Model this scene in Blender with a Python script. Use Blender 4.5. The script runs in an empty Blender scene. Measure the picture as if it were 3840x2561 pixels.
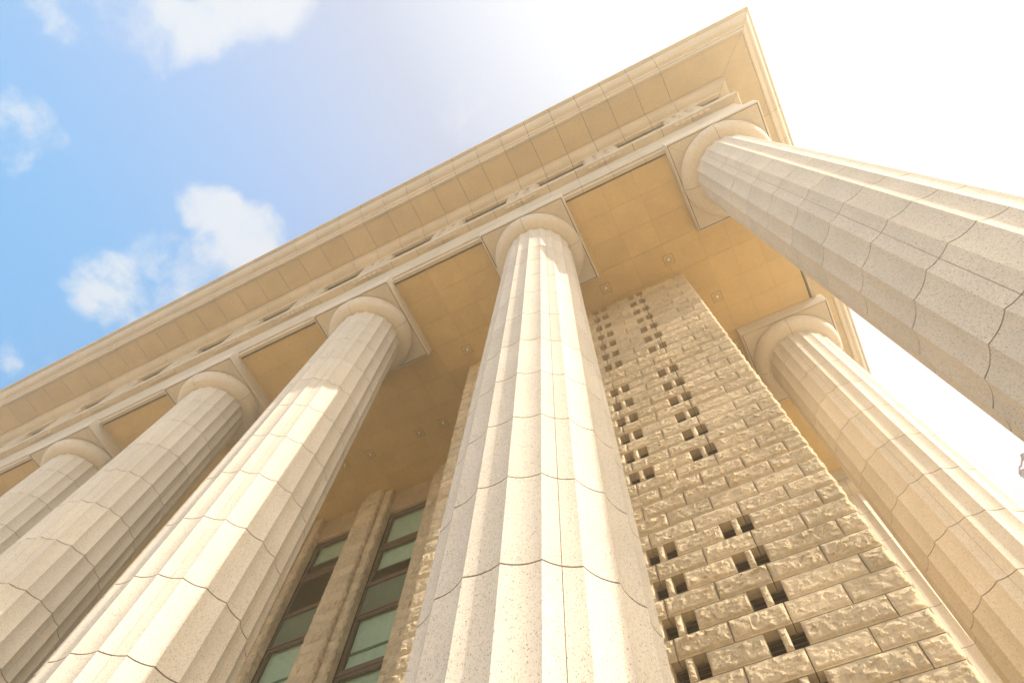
import bpy, math, random
import numpy as np
from mathutils import Vector, Matrix

scene = bpy.context.scene
COL = scene.collection
R = math.radians

# ------------------------------------------------------------------ camera
cam_data = bpy.data.cameras.new("camera")
cam = bpy.data.objects.new("camera", cam_data)
COL.objects.link(cam)
cam_data.sensor_fit = 'HORIZONTAL'
cam_data.sensor_width = 36.0
cam_data.lens = 36.0 * 2531.95 / 3840.0
cam_data.clip_start = 0.05
cam_data.clip_end = 2000.0
cam.location = (-3.8443, -4.5055, 0.0)
CAM_M = (Matrix.Rotation(0.5583, 3, 'Z') @ Matrix.Rotation(2.7724, 3, 'X') @ Matrix.Rotation(0.1083, 3, 'Z'))
cam.rotation_euler = CAM_M.to_euler()
scene.camera = cam

# ------------------------------------------------------------------ light
SUN_AZ = R(-6.5)                      # measured from +x, the long side of the portico
SUN_EL = math.atan(0.77)
SUN_DIR = Vector((math.cos(SUN_EL) * math.cos(SUN_AZ), math.cos(SUN_EL) * math.sin(SUN_AZ), math.sin(SUN_EL)))
sun_data = bpy.data.lights.new("sun", 'SUN')
sun_data.energy = 2.8
sun_data.angle = R(0.55)
sun_data.color = (1.0, 0.90, 0.75)
sun = bpy.data.objects.new("sun", sun_data)
COL.objects.link(sun)
sun.rotation_euler = (-SUN_DIR).to_track_quat('-Z', 'Y').to_euler()
sun.location = (30, -5, 40)

scene.view_settings.view_transform = 'Standard'
scene.view_settings.look = 'None'
scene.view_settings.exposure = 1.38
scene.view_settings.gamma = 1.0
scene.cycles.volume_bounces = 2

# ------------------------------------------------------------------ world: sky with a few clouds
world = bpy.data.worlds.new("World")
scene.world = world
world.use_nodes = True
wt = world.node_tree
for n in list(wt.nodes):
    wt.nodes.remove(n)


def wn(kind, **kw):
    n = wt.nodes.new(kind)
    for k, v in kw.items():
        setattr(n, k, v)
    return n


def wl(a, b):
    wt.links.new(a, b)


def wmath(op, a, b=None, clamp=False):
    n = wn('ShaderNodeMath', operation=op, use_clamp=clamp)
    for i, v in enumerate((a, b)):
        if v is None:
            continue
        if isinstance(v, (int, float)):
            n.inputs[i].default_value = v
        else:
            wl(v, n.inputs[i])
    return n.outputs[0]


w_out = wn('ShaderNodeOutputWorld')
w_bg = wn('ShaderNodeBackground')
w_bg.inputs['Strength'].default_value = 0.12
sky = wn('ShaderNodeTexSky', sky_type='NISHITA')
sky.sun_disc = False
sky.sun_elevation = SUN_EL
sky.sun_rotation = R(90) - SUN_AZ
sky.air_density = 1.0
sky.dust_density = 1.2
sky.ozone_density = 1.5
w_tc = wn('ShaderNodeTexCoord')
w_dir = w_tc.outputs['Generated']


def wdot(v):
    n = wn('ShaderNodeVectorMath', operation='DOT_PRODUCT')
    wl(w_dir, n.inputs[0])
    n.inputs[1].default_value = v
    return n.outputs['Value']


def wramp(x, lo, hi):
    n = wn('ShaderNodeMapRange', interpolation_type='SMOOTHSTEP')
    wl(x, n.inputs['Value'])
    n.inputs['From Min'].default_value = lo
    n.inputs['From Max'].default_value = hi
    return n.outputs['Result']


# the sky pales to a bright white veil towards the sun
w_ramp = wn('ShaderNodeValToRGB')
mr_ = wn('ShaderNodeMapRange')
wl(wdot(SUN_DIR), mr_.inputs['Value'])
mr_.inputs['From Min'].default_value = -1.0
mr_.inputs['From Max'].default_value = 1.0
wl(mr_.outputs[0], w_ramp.inputs['Fac'])
SKY_STOPS = [(-1.0, (0.16, 0.30, 0.52)), (-0.15, (0.19, 0.55, 1.05)), (0.05, (0.26, 0.60, 1.07)), (0.26, (0.44, 0.66, 1.06)), (0.48, (0.68, 0.75, 0.95)),
             (0.66, (1.04, 1.09, 1.16)), (0.80, (1.45, 1.42, 1.36)), (0.90, (2.3, 2.15, 1.9)), (1.0, (5.0, 4.5, 3.7))]
SKY_K = 3.05
cr = w_ramp.color_ramp
while len(cr.elements) < len(SKY_STOPS):
    cr.elements.new(0.5)
for e_, (d_, c_) in zip(cr.elements, SKY_STOPS):
    e_.position = (d_ + 1) / 2
for e_, (d_, c_) in zip(cr.elements, SKY_STOPS):
    e_.color = (*[v * 0.2 for v in c_], 1)
w_sc = wn('ShaderNodeVectorMath', operation='SCALE')
wl(w_ramp.outputs['Color'], w_sc.inputs[0])
w_sc.inputs['Scale'].default_value = SKY_K * 5.0
mix_veil = wn('ShaderNodeMixRGB')
mix_veil.inputs['Fac'].default_value = 0.94
wl(sky.outputs['Color'], mix_veil.inputs['Color1'])
wl(w_sc.outputs[0], mix_veil.inputs['Color2'])
# hazy bright horizon all round
w_sep0 = wn('ShaderNodeSeparateXYZ')
wl(w_dir, w_sep0.inputs[0])
mix_hor = wn('ShaderNodeMixRGB')
w_h = wmath('SUBTRACT', 1.0, wramp(w_sep0.outputs['Z'], 0.22, 0.66))
wl(w_h, mix_hor.inputs['Fac'])
wl(mix_veil.outputs[0], mix_hor.inputs['Color1'])
mix_hor.inputs['Color2'].default_value = (SKY_K * 1.34, SKY_K * 1.52, SKY_K * 1.78, 1)
# clouds: noise laid on a high flat layer, gathered in a few patches
w_sep = wn('ShaderNodeSeparateXYZ')
wl(w_dir, w_sep.inputs[0])
w_div = wn('ShaderNodeVectorMath', operation='DIVIDE')
w_zz = wn('ShaderNodeCombineXYZ')
zmax = wmath('MAXIMUM', w_sep.outputs['Z'], 0.08)
for i in range(3):
    wl(zmax, w_zz.inputs[i])
wl(w_dir, w_div.inputs[0])
wl(w_zz.outputs[0], w_div.inputs[1])
w_noise = wn('ShaderNodeTexNoise')
wl(w_div.outputs[0], w_noise.inputs['Vector'])
w_noise.inputs['Scale'].default_value = 8.5
w_noise.inputs['Detail'].default_value = 9.0
w_noise.inputs['Roughness'].default_value = 0.64
w_noise.inputs['Distortion'].default_value = 0.25
cloud_total = None


def pixel_dir(u, v):
    q = Vector(((u - 1920) / 2531.95, (1280.5 - v) / 2531.95, -1.0))
    return (CAM_M @ q).normalized()


# where the clouds stand in the sky (directions from the plaza)
for (cx, cy, rad, wgt) in [(330, -20, 0.07, 0.5), (560, -40, 0.085, 0.7), (800, -70, 0.085, 1.0), (960, -30, 0.06, 0.95), (340, 150, 0.05, 0.36),
                           (90, 520, 0.05, 0.62), (200, 545, 0.035, 0.6), (780, 790, 0.042, 0.88), (830, 930, 0.055, 0.82), (690, 1000, 0.06, 0.75),
                           (390, 1070, 0.045, 0.68), (540, 1110, 0.06, 0.68), (930, 900, 0.05, 0.72), (1750, 450, 0.05, 0.68), (170, 1300, 0.07, 0.35)]:
    dv = pixel_dir(cx, cy)
    m = wmath('MULTIPLY', wramp(wdot(dv), math.cos(rad * 1.6), math.cos(rad * 0.15)), wgt)
    cloud_total = m if cloud_total is None else wmath('MAXIMUM', cloud_total, m)
cl = wmath('ADD', w_noise.outputs['Fac'], wmath('MULTIPLY', wmath('SUBTRACT', cloud_total, 0.5), 0.62))
cl = wramp(cl, 0.45, 0.74)
cl = wmath('MULTIPLY', wmath('MULTIPLY', cl, wramp(cloud_total, 0.0, 0.25)), 0.9)
mix_cl = wn('ShaderNodeMixRGB')
wl(cl, mix_cl.inputs['Fac'])
wl(mix_hor.outputs[0], mix_cl.inputs['Color1'])
mix_cl.inputs['Color2'].default_value = (2.95, 3.05, 3.2, 1)
wl(mix_cl.outputs[0], w_bg.inputs['Color'])
wl(w_bg.outputs[0], w_out.inputs['Surface'])

# ------------------------------------------------------------------ materials


def new_mat(name):
    m = bpy.data.materials.new(name)
    m.use_nodes = True
    nt = m.node_tree
    b = nt.nodes['Principled BSDF']
    return m, nt, b


def stone_mat(name, base, dark, rough=0.75, speck=0.5, speck_scale=55.0, var=0.08, bump=0.25, bump_scale=90.0, blotch=0.10, speck_lo=0.62, mottle=0.13, spec=0.2, drums=0.0):
    """speckled cut stone: cloudy base, elongated dark grains, small block to block change"""
    m, nt, b = new_mat(name)
    N, L = nt.nodes, nt.links
    tc = N.new('ShaderNodeTexCoord')
    # large soft blotches
    n1 = N.new('ShaderNodeTexNoise')
    n1.inputs['Scale'].default_value = 1.3
    n1.inputs['Detail'].default_value = 5
    L.new(tc.outputs['Object'], n1.inputs['Vector'])
    mr = N.new('ShaderNodeMapRange')
    mr.inputs['From Min'].default_value = 0.3
    mr.inputs['From Max'].default_value = 0.7
    mr.inputs['To Min'].default_value = 1.0 - blotch
    mr.inputs['To Max'].default_value = 1.0 + blotch
    L.new(n1.outputs['Fac'], mr.inputs['Value'])
    geo = N.new('ShaderNodeNewGeometry')
    mr2 = N.new('ShaderNodeMapRange')
    mr2.inputs['To Min'].default_value = 1.0 - var
    mr2.inputs['To Max'].default_value = 1.0 + var
    L.new(geo.outputs['Random Per Island'], mr2.inputs['Value'])
    mul = N.new('ShaderNodeMath')
    mul.operation = 'MULTIPLY'
    L.new(mr.outputs[0], mul.inputs[0])
    L.new(mr2.outputs[0], mul.inputs[1])
    if drums:
        # each drum was cut from another block
        sp = N.new('ShaderNodeSeparateXYZ')
        L.new(tc.outputs['Object'], sp.inputs[0])
        oi = N.new('ShaderNodeObjectInfo')
        f1 = N.new('ShaderNodeMath')
        f1.operation = 'MULTIPLY_ADD'
        L.new(sp.outputs['Z'], f1.inputs[0])
        f1.inputs[1].default_value = 1 / 1.4
        f1.inputs[2].default_value = -4.75 / 1.4 + 20
        f2 = N.new('ShaderNodeMath')
        f2.operation = 'FLOOR'
        L.new(f1.outputs[0], f2.inputs[0])
        f3 = N.new('ShaderNodeMath')
        f3.operation = 'ADD'
        L.new(f2.outputs[0], f3.inputs[0])
        L.new(oi.outputs['Random'], f3.inputs[1])
        wn_ = N.new('ShaderNodeTexWhiteNoise')
        wn_.noise_dimensions = '1D'
        L.new(f3.outputs[0], wn_.inputs['W'])
        mrd = N.new('ShaderNodeMapRange')
        mrd.inputs['To Min'].default_value = 1 - drums
        mrd.inputs['To Max'].default_value = 1 + drums
        L.new(wn_.outputs['Value'], mrd.inputs['Value'])
        mul_d = N.new('ShaderNodeMath')
        mul_d.operation = 'MULTIPLY'
        L.new(mul.outputs[0], mul_d.inputs[0])
        L.new(mrd.outputs[0], mul_d.inputs[1])
        mul = mul_d
    hsv = N.new('ShaderNodeHueSaturation')
    hsv.inputs['Color'].default_value = (*base, 1)
    L.new(mul.outputs[0], hsv.inputs['Value'])
    # grains
    mp = N.new('ShaderNodeMapping')
    mp.inputs['Scale'].default_value = (1.0, 1.0, 0.55)
    mp.inputs['Rotation'].default_value = (0.5, 0.35, 0.2)
    L.new(tc.outputs['Object'], mp.inputs['Vector'])
    n2 = N.new('ShaderNodeTexNoise')
    n2.inputs['Scale'].default_value = speck_scale
    n2.inputs['Detail'].default_value = 3
    n2.inputs['Roughness'].default_value = 0.6
    L.new(mp.outputs[0], n2.inputs['Vector'])
    r2 = N.new('ShaderNodeMapRange')
    r2.inputs['From Min'].default_value = speck_lo
    r2.inputs['From Max'].default_value = speck_lo + 0.09
    r2.inputs['To Max'].default_value = speck
    L.new(n2.outputs['Fac'], r2.inputs['Value'])
    mx = N.new('ShaderNodeMixRGB')
    mx.inputs['Color2'].default_value = (*dark, 1)
    L.new(r2.outputs[0], mx.inputs['Fac'])
    L.new(hsv.outputs[0], mx.inputs['Color1'])
    # fine mottling
    n3 = N.new('ShaderNodeTexNoise')
    n3.inputs['Scale'].default_value = speck_scale * 0.42
    n3.inputs['Detail'].default_value = 6
    L.new(mp.outputs[0], n3.inputs['Vector'])
    r3 = N.new('ShaderNodeMapRange')
    r3.inputs['From Min'].default_value = 0.3
    r3.inputs['From Max'].default_value = 0.7
    r3.inputs['To Min'].default_value = 1 - mottle
    r3.inputs['To Max'].default_value = 1 + mottle
    L.new(n3.outputs['Fac'], r3.inputs['Value'])
    mx2 = N.new('ShaderNodeMixRGB')
    mx2.blend_type = 'MULTIPLY'
    mx2.inputs['Fac'].default_value = 1.0
    L.new(mx.outputs[0], mx2.inputs['Color1'])
    L.new(r3.outputs[0], mx2.inputs['Color2'])
    L.new(mx2.outputs[0], b.inputs['Base Color'])
    b.inputs['Roughness'].default_value = rough
    b.inputs['Specular IOR Level'].default_value = spec
    if bump > 0:
        n4 = N.new('ShaderNodeTexNoise')
        n4.inputs['Scale'].default_value = bump_scale
        n4.inputs['Detail'].default_value = 5
        n4.inputs['Roughness'].default_value = 0.65
        L.new(tc.outputs['Object'], n4.inputs['Vector'])
        bp = N.new('ShaderNodeBump')
        bp.inputs['Strength'].default_value = bump
        bp.inputs['Distance'].default_value = 0.02
        L.new(n4.outputs['Fac'], bp.inputs['Height'])
        L.new(bp.outputs[0], b.inputs['Normal'])
    return m


def plain_mat(name, base, rough=0.6, metal=0.0, bump=0.0, spec=0.3):
    m, nt, b = new_mat(name)
    N, L = nt.nodes, nt.links
    tc = N.new('ShaderNodeTexCoord')
    n1 = N.new('ShaderNodeTexNoise')
    n1.inputs['Scale'].default_value = 6
    n1.inputs['Detail'].default_value = 6
    L.new(tc.outputs['Object'], n1.inputs['Vector'])
    mr = N.new('ShaderNodeMapRange')
    mr.inputs['To Min'].default_value = 0.8
    mr.inputs['To Max'].default_value = 1.2
    L.new(n1.outputs['Fac'], mr.inputs['Value'])
    hsv = N.new('ShaderNodeHueSaturation')
    hsv.inputs['Color'].default_value = (*base, 1)
    L.new(mr.outputs[0], hsv.inputs['Value'])
    L.new(hsv.outputs[0], b.inputs['Base Color'])
    b.inputs['Roughness'].default_value = rough
    b.inputs['Metallic'].default_value = metal
    b.inputs['Specular IOR Level'].default_value = spec
    return m


M_COL = stone_mat('column_granite', (0.62, 0.565, 0.485), (0.15, 0.10, 0.07), speck=0.72, speck_scale=80, speck_lo=0.572, var=0.0, bump=0.10, bump_scale=120, blotch=0.05, mottle=0.07, drums=0.05)
M_ENT = stone_mat('entablature_granite', (0.56, 0.49, 0.385), (0.24, 0.16, 0.08), speck=0.3, speck_scale=50, var=0.05, bump=0.12, blotch=0.06, speck_lo=0.65, mottle=0.07)
M_SOF = stone_mat('bounce_tinted_granite', (0.54, 0.44, 0.28), (0.24, 0.16, 0.08), speck=0.25, speck_scale=40, var=0.05, bump=0.1, blotch=0.07, speck_lo=0.66, mottle=0.06)  # same stone as the entablature, warm bounce light mixed into its colour
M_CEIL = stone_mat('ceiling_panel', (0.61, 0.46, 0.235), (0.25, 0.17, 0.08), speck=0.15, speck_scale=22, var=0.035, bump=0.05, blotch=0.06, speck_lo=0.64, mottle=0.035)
M_ROCK = stone_mat('rock_faced_stone', (0.66, 0.55, 0.39), (0.22, 0.14, 0.06), speck=0.4, speck_scale=26, var=0.10, bump=0.35, bump_scale=45, blotch=0.06, speck_lo=0.62, mottle=0.10, spec=0.0)
M_SMOOTH = stone_mat('sawn_stone', (0.46, 0.36, 0.23), (0.22, 0.14, 0.06), speck=0.25, speck_scale=40, var=0.07, bump=0.25, bump_scale=40, blotch=0.10, speck_lo=0.64)
M_MORTAR = plain_mat('joint_mortar', (0.075, 0.04, 0.018), 0.9)
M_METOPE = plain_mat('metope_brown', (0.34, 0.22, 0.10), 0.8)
M_MORTAR_L = plain_mat('pale_joint', (0.36, 0.27, 0.15), 0.9)
M_BRONZE = plain_mat('bronze_frame', (0.12, 0.082, 0.055), 0.45, 0.0, spec=0.5)
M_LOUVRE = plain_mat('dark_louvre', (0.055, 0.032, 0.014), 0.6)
M_PAVE = stone_mat('plaza_paving', (0.42, 0.32, 0.195), (0.2, 0.15, 0.1), speck=0.3, speck_scale=8, var=0.0, bump=0.0)
M_BLIND = plain_mat('roller_blind', (0.68, 0.71, 0.60), 0.8)
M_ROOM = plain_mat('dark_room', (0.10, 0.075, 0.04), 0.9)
M_SPANDREL = plain_mat('green_spandrel_glass', (0.13, 0.19, 0.14), 0.12, spec=0.6)
M_CHROME = plain_mat('lamp_reflector', (0.75, 0.66, 0.5), 0.25, 0.9)
M_BULB = plain_mat('lamp_bulb', (0.85, 0.82, 0.75), 0.2, spec=0.6)
M_GREY = plain_mat('grey_metal', (0.30, 0.30, 0.31), 0.45, 0.3)
M_REDMETAL = plain_mat('dull_red_metal', (0.32, 0.16, 0.17), 0.5, 0.2)
M_PLASTER = plain_mat('pale_plaster', (0.5, 0.45, 0.36), 0.9)

gm, gnt, gb = new_mat('green_tinted_glass')
for n in list(gnt.nodes):
    gnt.nodes.remove(n)
g_out = gnt.nodes.new('ShaderNodeOutputMaterial')
g_mix = gnt.nodes.new('ShaderNodeMixShader')
g_fr = gnt.nodes.new('ShaderNodeFresnel')
g_fr.inputs['IOR'].default_value = 1.45
g_tr = gnt.nodes.new('ShaderNodeBsdfTransparent')
g_tr.inputs['Color'].default_value = (0.85, 0.95, 0.88, 1)
g_gl = gnt.nodes.new('ShaderNodeBsdfGlossy')
g_gl.inputs['Roughness'].default_value = 0.02
g_gl.inputs['Color'].default_value = (0.8, 0.95, 0.88, 1)
gnt.links.new(g_fr.outputs[0], g_mix.inputs[0])
gnt.links.new(g_tr.outputs[0], g_mix.inputs[1])
gnt.links.new(g_gl.outputs[0], g_mix.inputs[2])
gnt.links.new(g_mix.outputs[0], g_out.inputs[0])
M_GLASS = gm

# ------------------------------------------------------------------ mesh helpers


class MB:
    """collects faces, then links them as ONE mesh object"""

    def __init__(self):
        self.v = []
        self.f = []
        self.m = []

    def add(self, verts, faces, mat=0):
        o = len(self.v)
        self.v.extend(verts)
        self.f.extend([tuple(i + o for i in f) for f in faces])
        self.m.extend([mat] * len(faces) if isinstance(mat, int) else mat)

    def box(self, a, b, mat=0):
        x0, y0, z0 = a
        x1, y1, z1 = b
        v = [(x0, y0, z0), (x1, y0, z0), (x1, y1, z0), (x0, y1, z0), (x0, y0, z1), (x1, y0, z1), (x1, y1, z1), (x0, y1, z1)]
        self.add(v, [(0, 3, 2, 1), (4, 5, 6, 7), (0, 1, 5, 4), (1, 2, 6, 5), (2, 3, 7, 6), (3, 0, 4, 7)], mat)

    def bevel_box(self, a, b, c, mat=0):
        """box with its 12 edges cut by c"""
        x0, y0, z0 = a
        x1, y1, z1 = b
        v = []
        idx = {}
        for ix, X in enumerate((x0, x1)):
            for iy, Y in enumerate((y0, y1)):
                for iz, Z_ in enumerate((z0, z1)):
                    sx, sy, sz = (1 if ix == 0 else -1), (1 if iy == 0 else -1), (1 if iz == 0 else -1)
                    for k in range(3):
                        p = [X + c * sx, Y + c * sy, Z_ + c * sz]
                        p[k] = (X, Y, Z_)[k]
                        idx[(ix, iy, iz, k)] = len(v)
                        v.append(tuple(p))
        f = []
        for k in range(3):
            o = [i for i in range(3) if i != k]
            for s in (0, 1):
                q = []
                for (p, r) in ((0, 0), (1, 0), (1, 1), (0, 1)):
                    t = [0, 0, 0]
                    t[k] = s
                    t[o[0]] = p
                    t[o[1]] = r
                    q.append(idx[(*t, k)])
                f.append(q)
            for p in (0, 1):
                for r in (0, 1):
                    t0 = [0, 0, 0]
                    t1 = [0, 0, 0]
                    t0[k] = 0
                    t1[k] = 1
                    for t in (t0, t1):
                        t[o[0]] = p
                        t[o[1]] = r
                    f.append([idx[(*t0, o[0])], idx[(*t1, o[0])], idx[(*t1, o[1])], idx[(*t0, o[1])]])
        for ix in (0, 1):
            for iy in (0, 1):
                for iz in (0, 1):
                    f.append([idx[(ix, iy, iz, k)] for k in range(3)])
        self.add(v, f, mat)

    def tube(self, p, q, r, n=10, mat=0, r2=None):
        p, q = Vector(p), Vector(q)
        d = (q - p).normalized()
        a = d.orthogonal().normalized()
        b = d.cross(a)
        v = []
        for c, rr in ((p, r), (q, r if r2 is None else r2)):
            for i in range(n):
                t = 2 * math.pi * i / n
                v.append(tuple(c + a * (rr * math.cos(t)) + b * (rr * math.sin(t))))
        f = [(i, (i + 1) % n, n + (i + 1) % n, n + i) for i in range(n)] + [tuple(range(n))[::-1], tuple(range(n, 2 * n))]
        self.add(v, f, mat)

    def lathe(self, prof, n=32, mat=0, c=(0, 0, 0)):
        v, f = [], []
        for (r, z) in prof:
            for i in range(n):
                t = 2 * math.pi * i / n
                v.append((c[0] + r * math.cos(t), c[1] + r * math.sin(t), c[2] + z))
        for j in range(len(prof) - 1):
            for i in range(n):
                f.append((j * n + i, j * n + (i + 1) % n, (j + 1) * n + (i + 1) % n, (j + 1) * n + i))
        self.add(v, f, mat)

    def build(self, name, mats, parent=None, smooth=None, recalc=True):
        me = bpy.data.meshes.new(name)
        me.from_pydata(self.v, [], self.f)
        if not isinstance(mats, (list, tuple)):
            mats = [mats]
        for m in mats:
            me.materials.append(m)
        me.polygons.foreach_set('material_index', self.m)
        if recalc:
            import bmesh
            bm = bmesh.new()
            bm.from_mesh(me)
            bmesh.ops.recalc_face_normals(bm, faces=bm.faces)
            bm.to_mesh(me)
            bm.free()
        if smooth is not None:
            me.polygons.foreach_set('use_smooth', [True] * len(me.polygons))
            me.set_sharp_from_angle(angle=R(smooth))
        me.update()
        o = bpy.data.objects.new(name, me)
        COL.objects.link(o)
        if parent is not None:
            o.parent = parent
        return o


def tag(o, label=None, cat=None, group=None, kind=None):
    for k, v in (('label', label), ('category', cat), ('group', group), ('kind', kind)):
        if v:
            o[k] = v
    return o


def empty(name, loc, label, cat, group=None):
    o = bpy.data.objects.new(name, None)
    o.empty_display_size = 0.3
    COL.objects.link(o)
    o.location = loc
    return tag(o, label, cat, group, 'thing')


def copy_tree(o, parent=None):
    c = o.copy()
    COL.objects.link(c)
    if parent is not None:
        c.parent = parent
    for ch in list(o.children):
        copy_tree(ch, c)
    return c


# ------------------------------------------------------------------ numbers measured on the building (camera height is z = 0)
ZG = -1.6          # plaza
ZST = -0.9         # stylobate, top step
ZA = 20.177        # under side of the abaci
ZN = 19.72         # neck of the columns
ZC = 20.70         # portico ceiling
SX, SY = 6.0, 6.385
XL, YB = -37.5, 30.0

# ------------------------------------------------------------------ ground
g = MB()
g.add([(-400, -400, ZG), (400, -400, ZG), (400, 400, ZG), (-400, 400, ZG)], [(0, 1, 2, 3)])
tag(g.build('ground', M_PAVE), kind='structure')
st = MB()
for i in range(3):
    e = 3.1 - 0.42 * i
    st.box((XL - e, -e, ZG if i == 0 else ZG + (i) * 0.2333 + 0.002), (e, YB + 2, ZG + (i + 1) * 0.2333))
tag(st.build('stylobate_steps', M_ENT), kind='structure')

# ------------------------------------------------------------------ fluted columns
NF = 20


def radius(z):
    return 0.985 + 0.0118 * (ZA - z)


def make_shaft():
    # angular stations: (angle, inset, joint flag)
    st_ang = []
    seg = 8
    for k in range(NF):
        c = 18.0 * k
        isj = (k % 4 == 1)                       # a vertical joint in every fourth flute
        ss = [-1 + 2 * i / seg for i in range(seg)]
        for s in ss:
            if isj and abs(s) < 1e-6:
                st_ang += [(c, -0.020, 0), (c, -0.020, 1), (c, 0.020, 1), (c, 0.020, 0)]
            else:
                st_ang.append((c, s, 0))
    rings = []
    joints = [4.75 + 1.4 * k for k in range(-4, 10)]
    joints = [j for j in joints if j > ZST + 0.3] + [18.70]
    zs = [(ZST, 0)]
    for j in joints:
        zs += [(j - 0.010, 0), (j - 0.010, 1), (j + 0.010, 1), (j + 0.010, 0)]
    zs.append((ZN + 0.06, 0))
    nA = len(st_ang)
    v, f, m = [], [], []
    for (z, inz) in zs:
        r = radius(z)
        for (c, s, ina) in st_ang:
            half = R(9)
            cx = r * math.sin(half) * s
            d = r * math.cos(half) - 0.030 * (r / 1.0) * (1 - s * s)
            if ina:
                cx = r * math.sin(half) * s
            rr = math.hypot(cx, d) - (0.012 if (inz or ina) else 0)
            a = R(c) + math.atan2(cx, d)
            v.append((rr * math.cos(a), rr * math.sin(a), z))
    for j in range(len(zs) - 1):
        dark_z = zs[j][1] == 1 and zs[j + 1][1] == 1
        for i in range(nA):
            i2 = (i + 1) % nA
            f.append((j * nA + i, j * nA + i2, (j + 1) * nA + i2, (j + 1) * nA + i))
            dark_a = st_ang[i][2] == 1 and st_ang[i2][2] == 1
            m.append(1 if dark_z else (2 if dark_a else 0))
    n = len(zs)
    f.append(tuple(range(nA))[::-1])
    f.append(tuple(range((n - 1) * nA, n * nA)))
    m += [0, 0]
    b = MB()
    b.add(v, f, m)
    return b


def make_echinus():
    b = MB()
    r0, r1 = 1.035, 1.345
    pts = []
    pts.append((0.9, ZN + 0.02))
    pts.append((r0, ZN + 0.0))
    for i in range(1, 11):
        t = i / 10 * R(90)
        pts.append((r0 + (r1 - r0) * math.sin(t) ** 0.9, ZN + 0.02 + 0.36 * (1 - math.cos(t)) ** 0.95))
    pts.append((r1 - 0.010, ZA - 0.03))
    pts.append((0.9, ZA - 0.03))
    n = 18
    for q in range(4):
        v, f = [], []
        for (r, z) in pts:
            gap = 0.006 / r
            for i in range(n + 1):
                a = R(90 * q) + gap + (R(90) - 2 * gap) * i / n
                v.append((r * math.cos(a), r * math.sin(a), z))
        for j in range(len(pts) - 1):
            for i in range(n):
                f.append((j * (n + 1) + i, j * (n + 1) + i + 1, (j + 1) * (n + 1) + i + 1, (j + 1) * (n + 1) + i))
        f.append([j * (n + 1) for j in range(len(pts))])
        f.append([j * (n + 1) + n for j in range(len(pts))][::-1])
        b.add(v, f, 0)
    core = [(max(r - 0.014, 0.5), z + (0.01 if j < 3 else 0)) for j, (r, z) in enumerate(pts)]
    b.lathe(core, 72, 1)
    b.lathe([(0.90, ZN + 0.045), (1.03, ZN + 0.045)], 40, 1)
    return b


def make_abacus():
    b = MB()
    a = 1.385
    zt = 20.715
    c = 0.02
    # rim ring under the plate and a slightly sunk panel inside it, parted by a fine shadow gap
    rim = 0.045
    z0 = ZA
    v = []
    for (h, z) in ((a, zt), (a, z0 + c), (a - c, z0), (a - rim, z0), (a - rim, z0 + 0.03)):
        v += [(-h, -h, z), (h, -h, z), (h, h, z), (-h, h, z)]
    f, m = [], []
    for j in range(4):
        for i in range(4):
            f.append((j * 4 + i, j * 4 + (i + 1) % 4, (j + 1) * 4 + (i + 1) % 4, (j + 1) * 4 + i))
            m.append(1 if j == 3 else 0)
    f.append((0, 1, 2, 3))
    m.append(0)
    f.append((16, 17, 18, 19))
    m.append(1)
    b.add(v, f, m)
    p = a - rim - 0.022
    g_ = 0.004
    # the panel: four trapezoids that meet in mitres
    for k in range(4):
        ca, sa = math.cos(R(90 * k)), math.sin(R(90 * k))
        tri = [(-p + g_, -p), (p - g_, -p), (0.62, -0.62 - 0.0), (-0.62, -0.62)]
        q = []
        for zz in (z0 + 0.004, z0 + 0.028):
            for (x, y) in tri:
                q.append((x * ca - y * sa, x * sa + y * ca, zz))
        b.add(q, [(0, 1, 2, 3), (4, 5, 6, 7), (0, 1, 5, 4), (1, 2, 6, 5), (2, 3, 7, 6), (3, 0, 4, 7)], 0)
    return b


col_labels = {
    (0, 0): ('massive fluted stone column at the corner of the portico, lit from the right', 'fluted columns'),
    (-6, 0): ('half sunlit fluted stone column in the middle, in front of the rough stone wall', 'fluted columns'),
    (-12, 0): ('fluted stone column with a slanting sunlight band, just left of the middle column', 'fluted columns'),
    (-18, 0): ('shaded fluted stone column between the band-lit column and the leftmost column', 'fluted columns'),
    (-24, 0): ('shaded fluted stone column at the left edge, smallest looking of the front row', 'fluted columns'),
    (-30, 0): ('fluted stone column at the far left end of the front row, beyond the frame', 'fluted columns'),
    (0, SY): ('sunlit fluted stone column behind the corner column, right of the rough wall', 'fluted columns'),
    (0, 2 * SY): ('narrow sliver of fluted stone column between rough wall edge and sunlit side column', 'fluted columns'),
}
proto = None
for (x, y), (lab, grp) in col_labels.items():
    if proto is None:
        root = empty('fluted_column', (x, y, 0), lab, 'column', grp)
        make_shaft().build('shaft', [M_COL, M_MORTAR, M_MORTAR_L], root, smooth=25)
        root['kind'] = 'thing'
        make_echinus().build('echinus', [M_COL, M_MORTAR], root, smooth=35)
        make_abacus().build('abacus', [M_COL, M_MORTAR], root)
        proto = root
    else:
        root = copy_tree(proto)
        root.location = (x, y, 0)
        tag(root, lab, 'column', grp)
    # vertical joints of the drums: centred on flutes at -126, -54, 18 ... (side columns are turned one flute)
    for ch in root.children:
        if ch.name.startswith('shaft'):
            ch.rotation_euler = (0, 0, R(0.0 if (x, y) != (0, SY) else 18.0 + 0.0))

# ------------------------------------------------------------------ entablature: blocks swept round the corner
FJ = [float(x) for x in range(-37, 1)]                       # joints of the front, metres from the corner column
SJ = [SY / 6 * k for k in range(0, 28)]                      # joints of the side


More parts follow.
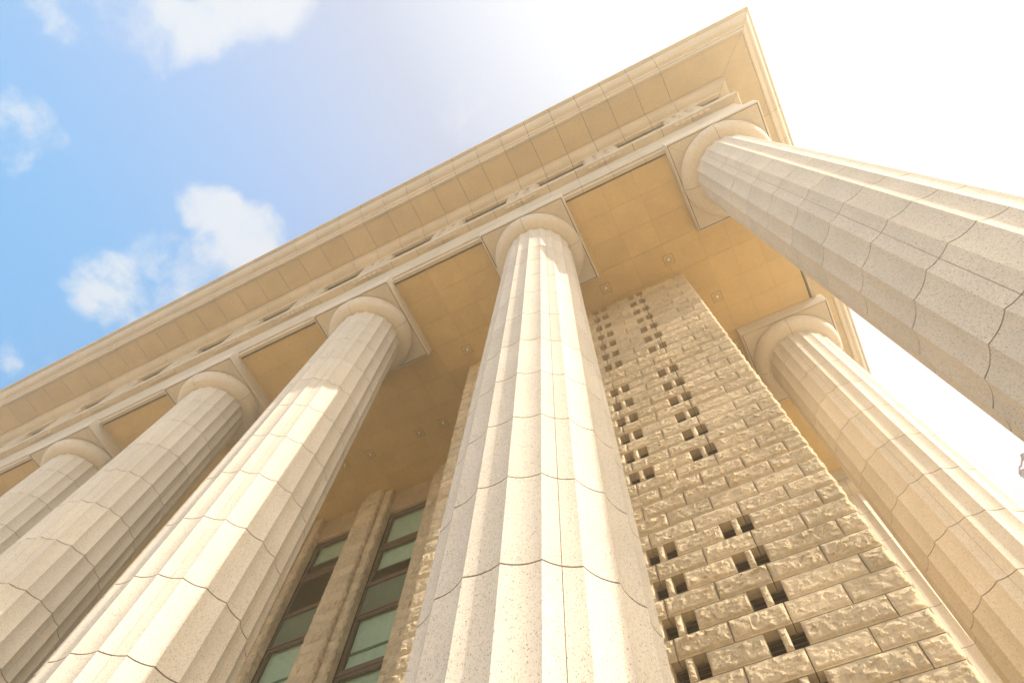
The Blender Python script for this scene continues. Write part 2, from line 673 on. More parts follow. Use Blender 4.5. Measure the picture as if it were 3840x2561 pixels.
def offset_poly(poly, d):
    """closed (q,z) polygon moved inward by d"""
    n = len(poly)
    area = sum(poly[i][0] * poly[(i + 1) % n][1] - poly[(i + 1) % n][0] * poly[i][1] for i in range(n))
    s = 1 if area > 0 else -1
    out = []
    for i in range(n):
        p0, p1, p2 = poly[i - 1], poly[i], poly[(i + 1) % n]
        e1 = Vector((p1[0] - p0[0], p1[1] - p0[1])).normalized()
        e2 = Vector((p2[0] - p1[0], p2[1] - p1[1])).normalized()
        n1 = Vector((-e1.y, e1.x)) * s
        n2 = Vector((-e2.y, e2.x)) * s
        b_ = (n1 + n2)
        if b_.length < 1e-6:
            b_ = n1
        b_.normalize()
        k = d / max(0.4, b_.dot(n1))
        out.append((p1[0] + b_.x * k, p1[1] + b_.y * k))
    return out


def prism(b, ends, mat):
    """ends: list of two lists of 3D points (same length)"""
    n = len(ends[0])
    f = [(i, (i + 1) % n, n + (i + 1) % n, n + i) for i in range(n)]
    f += [tuple(range(n))[::-1], tuple(range(n, 2 * n))]
    b.add(ends[0] + ends[1], f, mat)


def swept_blocks(poly, fj, sj, gap=0.008, core=0.02, xl=XL, yb=YB):
    b = MB()
    fs = [xl] + [j for j in fj if j > xl + 0.2]
    for i in range(len(fs)):
        x0 = fs[i] + (gap if i else 0)
        if i + 1 < len(fs):
            x1 = fs[i + 1] - gap
            prism(b, [[(x0, -q, z) for q, z in poly], [(x1, -q, z) for q, z in poly]], 0)
        else:
            prism(b, [[(x0, -q, z) for q, z in poly], [(q - gap, -q, z) for q, z in poly]], 0)
    ss = [j for j in sj if j < yb - 0.2] + [yb]
    for i in range(len(ss)):
        y1 = ss[i] - gap
        if i == 0:
            prism(b, [[(q, -q + gap, z) for q, z in poly], [(q, y1, z) for q, z in poly]], 0)
        else:
            y0 = ss[i - 1] + gap
            prism(b, [[(q, y0, z) for q, z in poly], [(q, y1, z) for q, z in poly]], 0)
    ip = offset_poly(poly, core)
    prism(b, [[(xl + 0.05, -q, z) for q, z in ip], [(q, -q, z) for q, z in ip]], 1)
    prism(b, [[(q, -q, z) for q, z in ip], [(q, yb - 0.05, z) for q, z in ip]], 1)
    return b


ent = empty('entablature', (0, 0, 0), 'pale stone entablature of the portico with triglyphs and a deep overhanging cornice', 'entablature')

P_crown = [(2.915, 25.22), (2.985, 25.22), (3.025, 25.33), (3.07, 25.34), (3.11, 25.45), (3.15, 25.46)]
for i in range(0, 9):
    t = R(90) * (1 - i / 8)
    P_crown.append((3.15 + 0.265 * math.cos(t), 25.90 - 0.38 * math.sin(t)))
P_crown += [(3.417, 25.955), (3.53, 25.96), (3.553, 25.985), (3.553, 26.16), (3.40, 26.20), (2.915, 26.20)]
swept_blocks(P_crown, FJ, SJ).build('crown_moulding', [M_ENT, M_MORTAR], ent, smooth=30)

P_sof = [(1.885, 25.27), (2.905, 25.27), (2.905, 25.45), (1.885, 25.45)]
swept_blocks(P_sof, FJ, SJ).build('cornice_soffit', [M_SOF, M_MORTAR], ent)

P_bed = [(1.385, 24.86), (1.385, 24.69), (1.495, 24.69), (1.53, 24.75)]
for i in range(1, 10):
    t = R(90) * (1 - i / 9)
    P_bed.append((1.53 + 0.34 * math.cos(t), 25.22 - 0.46 * math.sin(t)))
P_bed += [(1.876, 25.27), (1.876, 25.45), (1.385, 25.45)]
swept_blocks(P_bed, FJ, SJ).build('bed_moulding', [M_ENT, M_MORTAR], ent, smooth=30)

P_ta = [(1.0, 22.665), (1.515, 22.665), (1.54, 22.72), (1.54, 22.95), (1.0, 22.955)]
swept_blocks(P_ta, FJ, SJ).build('taenia', [M_ENT, M_MORTAR], ent)

P_a1 = [(0.9, 21.806), (1.277, 21.806), (1.277, 22.66), (0.9, 22.66)]
P_a2 = [(1.10, 20.91), (1.277, 20.91), (1.277, 21.80), (1.10, 21.80)]
ab = swept_blocks(P_a1, FJ, SJ, gap=0.004)
a2 = swept_blocks(P_a2, FJ, SJ, gap=0.004)
ab.add(a2.v, a2.f, a2.m)
ab.build('architrave', [M_ENT, M_MORTAR], ent)
P_st = [(1.115, 20.62), (1.222, 20.62), (1.222, 20.905), (1.115, 20.905)]
swept_blocks(P_st, FJ, SJ, gap=0.005).build('lower_fascia', [M_ENT, M_MORTAR], ent)

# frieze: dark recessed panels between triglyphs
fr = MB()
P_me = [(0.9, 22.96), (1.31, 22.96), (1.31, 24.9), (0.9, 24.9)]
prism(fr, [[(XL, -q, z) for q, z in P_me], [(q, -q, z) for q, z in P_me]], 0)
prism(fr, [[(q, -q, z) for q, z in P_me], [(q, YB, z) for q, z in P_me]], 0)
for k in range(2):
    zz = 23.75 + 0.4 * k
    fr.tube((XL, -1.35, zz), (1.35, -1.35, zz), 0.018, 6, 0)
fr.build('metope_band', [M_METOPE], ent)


def make_triglyph():
    b = MB()
    q0, q1 = 0.0, 0.19          # depth in front of the frieze
    w = 0.215
    d = 0.085
    pts = []
    # outline seen from above: half groove, flat, groove, flat, groove, flat, half groove
    x = -0.645
    pts.append((x, q1 - d))
    x += 0.105
    pts.append((x, q1))
    for i in range(3):
        x += w
        pts.append((x, q1))
        if i < 2:
            pts.append((x + 0.105, q1 - d))
            x += 0.21
            pts.append((x, q1))
    x += 0.105
    pts.append((x, q1 - d))
    body = pts + [(0.645, q0), (-0.645, q0)]
    z0, z1 = 22.96, 24.52
    prism(b, [[(x, -q, z0) for x, q in body], [(x, -q, z1) for x, q in body]], 0)
    b.box((-0.645, -q1 - 0.004, z1 + 0.002), (0.645, 0, 24.686), 0)
    return b


def make_regula():
    b = MB()
    b.box((-0.60, -1.488, 22.651), (0.60, -1.42, 22.6655), 0)
    return b


def make_gutta():
    b = MB()
    v = []
    for (z, q0, q1, w) in ((22.65, 1.41, 1.476, 0.072), (22.60, 1.39, 1.418, 0.080)):
        v += [(-w, -q1, z), (w, -q1, z), (w, -q0, z), (-w, -q0, z)]
    b.add(v, [(0, 3, 2, 1), (4, 5, 6, 7), (0, 1, 5, 4), (1, 2, 6, 5), (2, 3, 7, 6), (3, 0, 4, 7)], 0)
    return b


tri0 = make_triglyph().build('triglyph', [M_ENT], ent)
reg0 = make_regula().build('regula', [M_ENT], ent)
gut0 = make_gutta().build('gutta', [M_ENT], reg0)
gut0.location = (-0.5, 0, 0)
for i in range(1, 6):
    c = gut0.copy()
    COL.objects.link(c)
    c.parent = reg0
    c.location = (-0.5 + 0.2 * i, 0, 0)
spots = [(-3.0 * k, 'front') for k in range(0, 13)] + [(SY / 2 * k, 'side') for k in range(0, 9)]
first = True
for pos, side in spots:
    if first:
        t_, r_ = tri0, reg0
        first = False
    else:
        t_ = tri0.copy()
        COL.objects.link(t_)
        t_.parent = ent
        r_ = copy_tree(reg0, ent)
    if side == 'front':
        t_.location = (pos, -1.315, 0)
        r_.location = (pos, 0, 0)
    else:
        t_.location = (1.315, pos, 0)
        t_.rotation_euler = (0, 0, R(90))
        r_.location = (0, pos, 0)
        r_.rotation_euler = (0, 0, R(90))
# parapet slab that closes the top
rf = MB()
rf.box((XL, -3.3, 26.205), (3.3, YB, 26.5))
rf.build('roof_slab', [M_ENT], ent)

# ------------------------------------------------------------------ portico ceiling
ce = MB()
xj = [1.055, 0.21, -0.58, -1.39, -2.5] + [-3.5 - k for k in range(0, 34)]
yj = [-1.055, -0.27, 0.565, 1.40, 2.40, 3.32, 4.18, 4.99, 5.92]
yj2 = yj + [5.92 + 0.84 * k for k in range(1, 29)]
g_ = 0.003


def tile(x0, x1, y0, y1):
    a, b_, c_, d_ = x1 + g_, x0 - g_, y0 + g_, y1 - g_
    ce.box((a, c_, ZC), (b_, d_, ZC + 0.03), 0)


for i in range(len(xj) - 1):
    ys = yj2 if xj[i] > -2.4 else yj
    for j in range(len(ys) - 1):
        tile(xj[i], xj[i + 1], ys[j], ys[j + 1])
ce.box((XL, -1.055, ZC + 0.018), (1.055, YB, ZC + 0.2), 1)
# dark-coloured strips painting the shade in the gap between ceiling and beams
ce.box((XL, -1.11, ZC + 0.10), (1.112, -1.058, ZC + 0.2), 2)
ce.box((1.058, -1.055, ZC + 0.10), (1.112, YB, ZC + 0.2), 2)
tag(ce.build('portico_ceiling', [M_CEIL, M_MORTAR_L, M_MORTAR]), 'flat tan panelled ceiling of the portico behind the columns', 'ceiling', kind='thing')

# ------------------------------------------------------------------ rock-faced stone work
rng = np.random.default_rng(11)
_perm = rng.permutation(4096)


def _hash(ix, iy, s):
    return _perm[(_perm[(_perm[ix & 4095] + iy) & 4095] + s) & 4095] / 4095.0


def vnoise(x, y, s):
    ix, iy = np.floor(x).astype(int), np.floor(y).astype(int)
    fx, fy = x - ix, y - iy
    fx, fy = fx * fx * (3 - 2 * fx), fy * fy * (3 - 2 * fy)
    a = _hash(ix, iy, s) * (1 - fx) + _hash(ix + 1, iy, s) * fx
    b = _hash(ix, iy + 1, s) * (1 - fx) + _hash(ix + 1, iy + 1, s) * fx
    return a * (1 - fy) + b * fy


def fbm(x, y, s, o=4, g=0.5):
    t, a, n = 0, 1.0, 0
    for i in range(o):
        t = t + a * vnoise(x * 2 ** i, y * 2 ** i, s + 17 * i)
        n += a
        a *= g
    return t / n


def rock_height(u, w, lu, lw, seed):
    """relief of one split stone, u,w in metres from its lower left corner"""
    wu = u + 0.05 * (fbm(u * 9, w * 9, seed + 5, 3) - 0.5)
    ww = w + 0.05 * (fbm(u * 9, w * 9, seed + 9, 3) - 0.5)
    n = max(7, int(lu * lw * 150))
    r = np.random.default_rng(seed)
    best = np.full(u.shape, 1e9)
    tilt = np.zeros(u.shape)
    for k in range(n):
        cx, cy = r.uniform(0, lu), r.uniform(0, lw)
        gx, gy, h0 = r.normal(0, 0.30), r.normal(0.0, 0.26), r.uniform(-0.008, 0.010)
        d = (wu - cx) ** 2 + ((ww - cy) * 1.3) ** 2
        sel = d < best
        best = np.where(sel, d, best)
        tilt = np.where(sel, h0 + gx * (wu - cx) + gy * (ww - cy), tilt)
    rid = 1 - np.abs(2 * fbm(u * 10 + 3, w * 13, seed + 7, 4, 0.55) - 1)
    h = 0.036 + 0.65 * tilt + 0.045 * (fbm(u * 5, w * 7, seed + 1, 5, 0.58) - 0.5) + 0.018 * (rid - 0.75) + 0.014 * (fbm(u * 30, w * 30, seed + 3, 3, 0.6) - 0.5)
    e = np.minimum(np.minimum(u, lu - u) / 0.030, np.minimum((w - 0.018) / 0.026, (lw - w) / 0.10))
    e = np.clip(e, 0, 1)
    e = e ** 0.75
    return np.clip(h * 1.1, 0.004, 0.10) * e


def stone(b, O, U, Nn, u0, u1, z0, z1, res, depth, seed, amp=1.0, mat=0, pillar=False):
    """one split-faced block: O origin of the wall plane, U along it, Nn outward"""
    gp = 0.0065
    u0, u1, z0, z1 = u0 + gp, u1 - gp, z0 + gp, z1 - gp
    lu, lw = u1 - u0, z1 - z0
    nu, nw = max(3, int(round(lu / res))), max(3, int(round(lw / res)))
    us, ws = np.linspace(0, lu, nu + 1), np.linspace(0, lw, nw + 1)
    ws[1] = 0.017
    gu, gw = np.meshgrid(us, ws)
    h = rock_height(gu, gw, lu, lw, seed) * amp
    h[0, :] = h[-1, :] = 0
    h[:, 0] = h[:, -1] = 0
    h[1, :] = np.minimum(h[1, :], 0.002)
    X = O[0] + U[0] * (u0 + gu) + Nn[0] * h
    Y = O[1] + U[1] * (u0 + gu) + Nn[1] * h
    Z_ = z0 + gw
    v = list(zip(X.ravel().tolist(), Y.ravel().tolist(), Z_.ravel().tolist()))
    m = nu + 1
    idx = np.arange((nu + 1) * (nw + 1)).reshape(nw + 1, nu + 1)
    flip = (U[0] * Nn[1] - U[1] * Nn[0]) > 0
    q = np.stack([idx[:-1, :-1], idx[:-1, 1:], idx[1:, 1:], idx[1:, :-1]], -1).reshape(-1, 4)
    if flip:
        q = q[:, ::-1]
    f = [tuple(t) for t in q.tolist()]
    # sides of the block
    c = [(u0, z0), (u1, z0), (u1, z1), (u0, z1)]
    o = len(v)
    for (uu, zz) in c:
        v.append((O[0] + U[0] * uu - Nn[0] * depth, O[1] + U[1] * uu - Nn[1] * depth, zz))
    rim = [idx[0, :].tolist(), idx[:, -1].tolist(), idx[-1, ::-1].tolist(), idx[::-1, 0].tolist()]
    for k in range(4):
        poly = rim[k] + [o + (k + 1) % 4, o + k]
        f.append(tuple(poly[::-1] if not flip else poly))
    b.add(v, f, mat)


TX0, TX1, TY = -9.77, -2.27, 2.5
C0, CH = 5.54, 0.37
HOLE_ROWS = set([0, 2, 4, 6, 8, -2] + [14, 16, 18, 20, 22, 24] + [28, 30, 32, 34, 36, 38, 40] + [-8, -10, -12])
HOLES = [(-4.100, -3.640), (-5.310, -4.850), (-6.5, -6.04), (-7.69, -7.23), (-8.88, -8.42)]
tower = empty('rusticated_wall', (0, 0, 0), 'tall rough split-face stone wall block with rows of small square openings behind the middle column', 'wall')
tb = MB()
core = MB()
mort = MB()
k = -17
while True:
    z0 = C0 + CH * k
    z1 = z0 + CH
    if z0 > ZC - 0.05:
        break
    z1 = min(z1, ZC - 0.004)
    if z0 < ZST:
        z0 = ZST
    segs = []
    if k in HOLE_ROWS:
        cuts = [TX1, -2.59]
        x = -2.59
        for (h0, h1) in HOLES:
            segs.append((h1, x))
            mid = (h0 + h1) / 2
            segs.append((mid - 0.055, mid + 0.055))
            x = h0
        segs.append((-9.45, x))
        segs.append((-9.77, -9.45))
        segs.append((-2.59, TX1))
    else:
        off = -2.59 if k % 2 == 0 else -2.965
        xs = [TX1, off]
        while xs[-1] - 0.75 > TX0 + 0.2:
            xs.append(xs[-1] - 0.75)
        xs.append(TX0)
        segs = [(xs[i + 1], xs[i]) for i in range(len(xs) - 1)]
    for (xa, xb) in segs:
        vis = (xb > -5.75 or xb < -8.6)
        res = 0.019 if (vis and z0 < 12 and xb > -5.75) else (0.026 if vis else 0.06)
        if z0 < 3.2:
            res = 0.08
        sd = int((xa + 50) * 131 + (k + 40) * 977)
        amp = 0.55 + 0.5 * ((sd * 7919) % 1000) / 1000
        if xb - xa < 0.2:
            stone(tb, (0, TY), (1, 0), (0, -1), xa, xb, z0, z1, res * 0.8, 0.16, sd, 0.8)
        else:
            stone(tb, (0, TY), (1, 0), (0, -1), xa, xb, z0, z1, res, 0.33, sd, amp)
    # return face on the right, its split edge makes the ragged silhouette
    qd = 0.66 if k % 2 == 0 else 0.30
    sd = int(500 + (k + 40) * 313)
    stone(tb, (TX1, TY), (0, 1), (1, 0), 0.0, qd, z0, z1, 0.03 if z0 > 3.2 else 0.08, 0.1, sd, 0.55)
    stone(tb, (TX1, TY), (0, 1), (1, 0), qd, qd + 0.75, z0, z1, 0.05, 0.1, sd + 1, 0.55)
    stone(tb, (TX1, TY), (0, 1), (1, 0), qd + 0.75, 2.4, z0, z1, 0.06, 0.1, sd + 2, 0.55)
    k += 1
tb.build('split_face_stones', [M_ROCK], tower, recalc=False)
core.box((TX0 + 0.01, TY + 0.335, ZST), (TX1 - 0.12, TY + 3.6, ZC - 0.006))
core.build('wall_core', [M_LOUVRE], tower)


def make_louvre():
    b = MB()
    w = HOLES[0][1] - HOLES[0][0]
    b.box((-w / 2 - 0.01, 0.07, 0), (w / 2 + 0.01, 0.076, CH), 1)
    for sx in (-1, 1):
        b.box((sx * (w / 2 + 0.004) - 0.008, 0.0, 0.004), (sx * (w / 2 + 0.004) + 0.008, 0.069, CH - 0.004), 0)
    b.box((-w / 2, 0.001, CH - 0.03), (w / 2, 0.068, CH - 0.007), 0)
    for s_ in range(4):
        zz = 0.04 + s_ * 0.085
        b.add([(-w / 2, 0.005, zz - 0.012), (w / 2, 0.005, zz - 0.012), (w / 2, 0.06, zz + 0.045), (-w / 2, 0.06, zz + 0.045),
               (-w / 2, 0.005, zz - 0.004), (w / 2, 0.005, zz - 0.004), (w / 2, 0.06, zz + 0.053), (-w / 2, 0.06, zz + 0.053)],
              [(0, 1, 2, 3), (4, 5, 6, 7), (0, 1, 5, 4), (2, 3, 7, 6)], 0)
    return b


lou0 = None
for kk in sorted(HOLE_ROWS):
    z0 = C0 + CH * kk
    if z0 > ZC - 0.1 or z0 < 4.5:
        continue
    for (h0, h1) in HOLES:
        if lou0 is None:
            lou0 = make_louvre().build('louvre', [M_BRONZE, M_LOUVRE], tower)
            l_ = lou0
        else:
            l_ = lou0.copy()
            COL.objects.link(l_)
            l_.parent = tower
        l_.location = ((h0 + h1) / 2, TY + 0.165, z0)

# long side wall of the hall behind the side colonnade
sw = MB()
kk = 0
z = ZST
while z < ZC - 0.02:
    z1 = min(z + 0.74, ZC - 0.005)
    y = TY + 2.42
    o = 0.5 if kk % 2 else 0.0
    while y < YB:
        y1 = min(y + (1.1 if not (y == TY + 2.42 and o) else 0.55), YB)
        sw.bevel_box((TX1 - 0.3, y + 0.004, z + 0.004), (TX1 - 0.02, y1 - 0.004, z1 - 0.004), 0.008, 0)
        y = y1
    z = z1
    kk += 1
sw.box((TX1 - 0.34, TY + 2.42, ZST), (TX1 - 0.04, YB, ZC - 0.006), 1)
tag(sw.build('side_wall', [M_SMOOTH, M_MORTAR]), 'plain coursed stone wall running back behind the side columns', 'wall', kind='thing')

# ------------------------------------------------------------------ window wall on the left
WY = 5.76
ww = empty('window_wall', (0, 0, 0), 'shaded wall of tall bronze framed windows between rough piers, behind the band-lit column', 'wall')
RH = 0.413


def make_pier():
    b = MB()
    z = ZC - 0.006
    i = 0
    while z > ZST + 0.05:
        z0 = max(z - 0.37, ZST)
        res = 0.03 if z0 > 10.5 else 0.12
        sd = 9000 + i * 37
        # wider back leaf
        stone(b, (0, 5.56), (1, 0), (0, -1), 0.352, 0.65, z0, z, res, 0.25, sd, 0.8)
        stone(b, (0, 5.56), (1, 0), (0, -1), -0.65, -0.352, z0, z, res, 0.25, sd + 3, 0.8)
        stone(b, (0.65, 5.56), (0, 1), (1, 0), 0.0, 0.29, z0, z, res, 0.1, sd + 5, 0.5)
        stone(b, (-0.65, 5.56), (0, 1), (-1, 0), 0.0, 0.29, z0, z, 0.08, 0.1, sd + 6, 0.6)
        # front leaf
        stone(b, (0, 5.41), (1, 0), (0, -1), -0.36, 0.36, z0, z, res, 0.25, sd + 7, 0.85)
        stone(b, (0.36, 5.41), (0, 1), (1, 0), 0.0, 0.16, z0, z, res, 0.1, sd + 11, 0.5)
        stone(b, (-0.36, 5.41), (0, 1), (-1, 0), 0.0, 0.16, z0, z, 0.08, 0.1, sd + 13, 0.6)
        z = z0
        i += 1
    b.box((-0.335, 5.434, ZST), (0.335, 6.0, ZC - 0.008), 1)
    b.box((-0.625, 5.586, ZST), (0.625, 6.0, ZC - 0.009), 1)
    return b


def make_lintel():
    """three courses of sawn stone over the window, 1.70 wide"""
    b = MB()
    for r_ in range(3):
        z1 = ZC - 0.004 - RH * r_
        z0 = z1 - RH
        xs = [-0.86, -0.1 - 0.28 * r_, 0.52 - 0.17 * r_, 0.86] if r_ % 2 == 0 else [-0.86, -0.52, 0.25, 0.86]
        for i in range(3):
            b.bevel_box((xs[i] + 0.003, WY, z0 + 0.003), (xs[i + 1] - 0.003, WY + 0.22, z1 - 0.003), 0.006, 0)
    b.box((-0.86, WY + 0.012, ZC - 3 * RH + 0.01), (0.86, WY + 0.2, ZC - 0.01), 1)
    return b


FY = 5.86          # face of the window frames


def frame_bars(b, x0, x1, z0, z1, w, y, d=0.09):
    b.bevel_box((x0, y, z0), (x1, y + d, z0 + w), 0.008)
    b.bevel_box((x0, y, z1 - w), (x1, y + d, z1), 0.008)
    b.bevel_box((x0, y + 0.003, z0 + w), (x0 + w, y + d, z1 - w), 0.008)
    b.bevel_box((x1 - w, y + 0.003, z0 + w), (x1, y + d, z1 - w), 0.008)


SASH = []
ztop = 19.46
levels = [(17.72, 19.46, 'open'), (15.95, 17.72, 'half'), (14.75, 15.95, 'span'), (12.68, 14.75, 'open'), (10.95, 12.68, 'half'), (9.75, 10.95, 'span'),
          (7.68, 9.75, 'open'), (5.95, 7.68, 'half'), (4.75, 5.95, 'span'), (2.68, 4.75, 'open'), (ZST, 2.68, 'half')]


def make_window(bay):
    """parts of one window bay as (name, builder, mats, sub list)"""
    out = []
    for n_, (z0, z1, kind) in enumerate(levels):
        fb = MB()
        x0, x1 = -0.84, 0.84
        if kind == 'span':
            fb.bevel_box((x0, FY - 0.01, z0 - 0.035), (x1, FY + 0.11, z0 + 0.045), 0.008)
            fb.bevel_box((x0, FY + 0.006, z0 + 0.046), (x0 + 0.06, FY + 0.1, z1 - 0.046), 0.008)
            fb.bevel_box((x1 - 0.06, FY + 0.006, z0 + 0.046), (x1, FY + 0.1, z1 - 0.046), 0.008)
        else:
            fb.bevel_box((x0, FY - 0.012, z1 - 0.045), (x1, FY + 0.11, z1 + 0.035 if n_ else z1), 0.008)
            frame_bars(fb, x0 + 0.004, x1 - 0.004, z0 + 0.048, z1 - 0.048, 0.10, FY + 0.012)
            fb.bevel_box((x0, FY - 0.005, z0 - 0.034), (x1, FY + 0.11, z0 + 0.045), 0.008)
        pb = MB()
        if kind == 'span':
            pb.box((x0 + 0.06, FY + 0.05, z0 + 0.046), (x1 - 0.06, FY + 0.06, z1 - 0.046))
        else:
            pb.add([(x0 + 0.10, FY + 0.06, z0 + 0.14), (x1 - 0.10, FY + 0.06, z0 + 0.14), (x1 - 0.10, FY + 0.06, z1 - 0.14), (x0 + 0.10, FY + 0.06, z1 - 0.14)], [(0, 1, 2, 3)])
        bl = None
        if kind != 'span':
            drop = {'open': 1.0, 'half': 0.52}[kind]
            if bay == 1 and n_ == 0:
                drop = 0.55
            if bay == 1 and n_ == 1:
                drop = 0.0
            if drop > 0:
                bl = MB()
                zb = z1 - (z1 - z0) * drop
                bl.box((x0 + 0.09, FY + 0.16, max(zb, z0 + 0.1)), (x1 - 0.09, FY + 0.166, z1 - 0.06))
                if kind == 'open' and z1 - z0 > 1.9:
                    bl.box((x0 + 0.09, FY + 0.13, z0 + 0.72), (x1 - 0.09, FY + 0.158, z0 + 0.80), 1)
                bl.box((x0 + 0.09, FY + 0.15, max(zb, z0 + 0.1) - 0.03), (x1 - 0.09, FY + 0.18, max(zb, z0 + 0.1)))
        out.append((fb, pb, bl, kind))
    return out


pier0 = None
for k in range(0, 8):
    xc = -12.14 - 3.0 * k
    if pier0 is None:
        pier0 = make_pier().build('stone_pier', [M_ROCK, M_MORTAR], ww, recalc=False)
        p_ = pier0
    else:
        p_ = pier0.copy()
        COL.objects.link(p_)
        p_.parent = ww
    p_.location = (xc, 0, 0)
lin0 = None
for k in range(-1, 8):
    xc = -13.64 - 3.0 * k
    if lin0 is None:
        lin0 = make_lintel().build('lintel', [M_SMOOTH, M_MORTAR_L], ww)
        l_ = lin0
    else:
        l_ = lin0.copy()
        COL.objects.link(l_)
        l_.parent = ww
    l_.location = (xc, 0, 0)
protos = {}
for k in range(-1, 5):
    xc = -13.64 - 3.0 * k
    bay = 1 if k % 2 == 1 else 0
    if bay not in protos:
        parts = []
        for (fb, pb, bl, kind) in make_window(bay):
            fo = fb.build('window', [M_BRONZE], ww)
            pb.build('pane', [M_SPANDREL if kind == 'span' else M_GLASS], fo)
            if bl:
                bl.build('roller_blind', [M_BLIND, M_SPANDREL], fo)
            parts.append(fo)
        protos[bay] = parts
    else:
        parts = [copy_tree(p_, ww) for p_ in protos[bay]]
    for p_ in parts:
        p_.location = (xc, 0, 0)
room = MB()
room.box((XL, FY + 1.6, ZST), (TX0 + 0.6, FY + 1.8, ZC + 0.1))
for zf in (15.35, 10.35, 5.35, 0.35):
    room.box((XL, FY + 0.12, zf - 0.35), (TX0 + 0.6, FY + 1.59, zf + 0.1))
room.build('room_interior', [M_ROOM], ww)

# ------------------------------------------------------------------ ceiling downlights
dl_spots = [
    (-9.555, 1.92, 'recessed square ceiling downlight between the middle column and the column left of it'),
    (-4.593, 1.94, 'recessed square downlight in the ceiling just right of the middle column top'),
    (-2.473, 1.93, 'recessed square downlight in the orange lit ceiling above the top of the rough stone wall'),
    (-1.544, 3.71, 'recessed square downlight in the ceiling right of the rough stone wall top'),
    (-1.54, 5.50, 'recessed square downlight half hidden by the rough wall edge, beside the side column capital'),
    (-11.576, 3.96, 'recessed square downlight above the windows, nearest the rough stone wall'),
    (-12.52, 3.97, 'recessed square downlight above the windows, second from the rough stone wall'),
    (-14.53, 3.975, 'recessed square downlight above the windows, third from the rough stone wall'),
    (-15.59, 3.975, 'recessed square downlight above the windows, tucked against the left column edge'),
]


def make_downlight():
    pl, ri, bu, ga = MB(), MB(), MB(), MB()
    s = 0.15
    n = 28
    # square plate with a round hole
    v, f = [], []
    for i in range(n):
        a = 2 * math.pi * (i + 0.5) / n
        cx, cy = math.cos(a), math.sin(a)
        t = 1 / max(abs(cx), abs(cy))
        v += [(s * cx * t, s * cy * t, -0.012), (0.088 * cx, 0.088 * cy, -0.012), (s * cx * t, s * cy * t, 0.004)]
    for i in range(n):
        j = (i + 1) % n
        f += [(3 * i, 3 * j, 3 * j + 1, 3 * i + 1), (3 * i, 3 * i + 2, 3 * j + 2, 3 * j)]
    pl.add(v, f)
    # solid strips coloured dark to imitate a shaded gap round the plate
    for (a, b_) in (((-0.160, -0.160), (0.160, -0.151)), ((-0.160, 0.151), (0.160, 0.160)), ((-0.160, -0.1505), (-0.151, 0.1505)), ((0.151, -0.1505), (0.160, 0.1505))):
        ga.box((a[0], a[1], -0.003), (b_[0], b_[1], 0.004))
    ri.lathe([(0.089, -0.013), (0.096, -0.022), (0.086, -0.026), (0.074, -0.008), (0.068, -0.004), (0.062, -0.0035)], 28)
    bu.lathe([(0.001, -0.042), (0.022, -0.040), (0.038, -0.030), (0.044, -0.014), (0.046, -0.0045)], 20)
    return pl, ri, bu, ga


dl0 = None
for (x, y, lab) in dl_spots:
    if dl0 is None:
        dl0 = empty('downlight', (x, y, ZC), lab, 'downlight', 'ceiling downlights')
        pl, ri, bu, ga = make_downlight()
        po = pl.build('trim_plate', [M_CEIL], dl0)
        ga.build('gap_shade_strip', [M_MORTAR], dl0)
        ri.build('reflector', [M_CHROME], dl0, smooth=40)
        bu.build('bulb', [M_BULB], dl0, smooth=60)
        o = dl0
    else:
        o = copy_tree(dl0)
        tag(o, lab, 'downlight', 'ceiling downlights')
    o.location = (x, y, ZC)

# ------------------------------------------------------------------ floodlight mast far off at the right
dist = 33.0


def at(u, v, d=33.0):
    return Vector(cam.location) + pixel_dir(u, v) * d


top = at(3872, 1738)
mast = empty('floodlight_mast', (top.x, top.y, ZG), 'grey floodlight mast far off by the right edge, with box lamps on thin arms', 'lamp mast')


def loc(u, v):
    p = at(u, v)
    return (p.x - top.x, p.y - top.y, p.z - ZG)


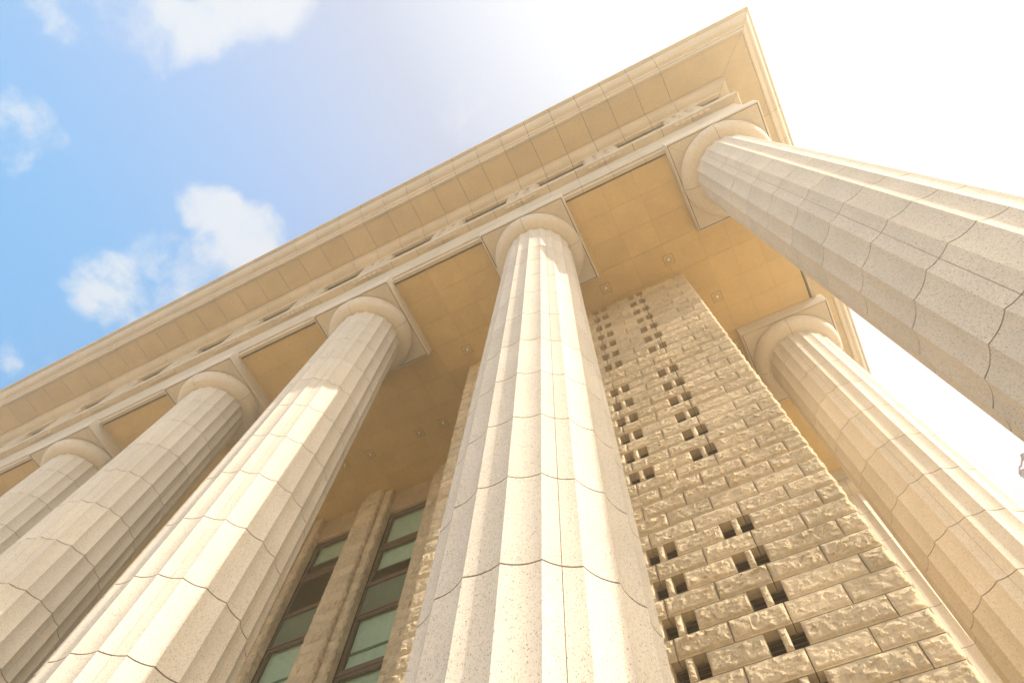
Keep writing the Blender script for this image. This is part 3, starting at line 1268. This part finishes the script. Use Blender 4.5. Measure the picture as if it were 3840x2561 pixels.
mh = top.z - ZG
mb = MB()
mb.tube((0, 0, 0), (0, 0, mh), 0.16, 14, r2=0.07)
mb.box((-0.3, -0.3, 0), (0.3, 0.3, 0.05))
mb.build('pole', [M_GREY], mast, smooth=40)
for (u, v, w) in ((3854, 1717, 0.27), (3851, 1779, 0.29)):
    lb = MB()
    a = loc(u, v)
    lb.bevel_box((a[0] - w / 2, a[1] - w / 2, a[2] - w / 2), (a[0] + w / 2, a[1] + w / 2, a[2] + w / 2), 0.03)
    lb.bevel_box((a[0] - w / 2 - 0.02, a[1] - w / 2 - 0.02, a[2] + w / 2 + 0.004), (a[0] + w / 2 + 0.02, a[1] + w / 2 + 0.02, a[2] + w / 2 + 0.035), 0.01)
    lb.build('floodlight', [M_GREY], mast)
    arm = MB()
    arm.tube(a, (0, 0, mh - 0.08), 0.035, 8)
    arm.build('arm', [M_GREY], mast, smooth=40)
br = MB()
br.tube(loc(3836, 1704), loc(3829, 1750), 0.03, 8)
br.tube(loc(3829, 1750), loc(3823, 1748), 0.03, 8)
br.tube(loc(3823, 1747), loc(3823, 1778), 0.025, 8)
br.tube(loc(3836, 1704), (0, 0, mh - 0.08), 0.03, 8)
br.build('bracket', [M_REDMETAL], mast, smooth=40)

# ------------------------------------------------------------------ warm volume added to stand in for the lens flare glow
hz = MB()
hz.box((-70, -45, ZG - 1.0), (70, 70, 30.0))
ho = hz.build('flare_glow_volume', [], None)
ho['kind'] = 'stuff'
hm = bpy.data.materials.new('warm_flare_glow')
hm.use_nodes = True
for n in list(hm.node_tree.nodes):
    hm.node_tree.nodes.remove(n)
h_out = hm.node_tree.nodes.new('ShaderNodeOutputMaterial')
h_vol = hm.node_tree.nodes.new('ShaderNodeVolumePrincipled')
h_vol.inputs['Color'].default_value = (1.0, 0.92, 0.76, 1)
h_vol.inputs['Density'].default_value = 0.0085
h_vol.inputs['Anisotropy'].default_value = 0.84
hm.node_tree.links.new(h_vol.outputs[0], h_out.inputs['Volume'])
ho.data.materials.append(hm)
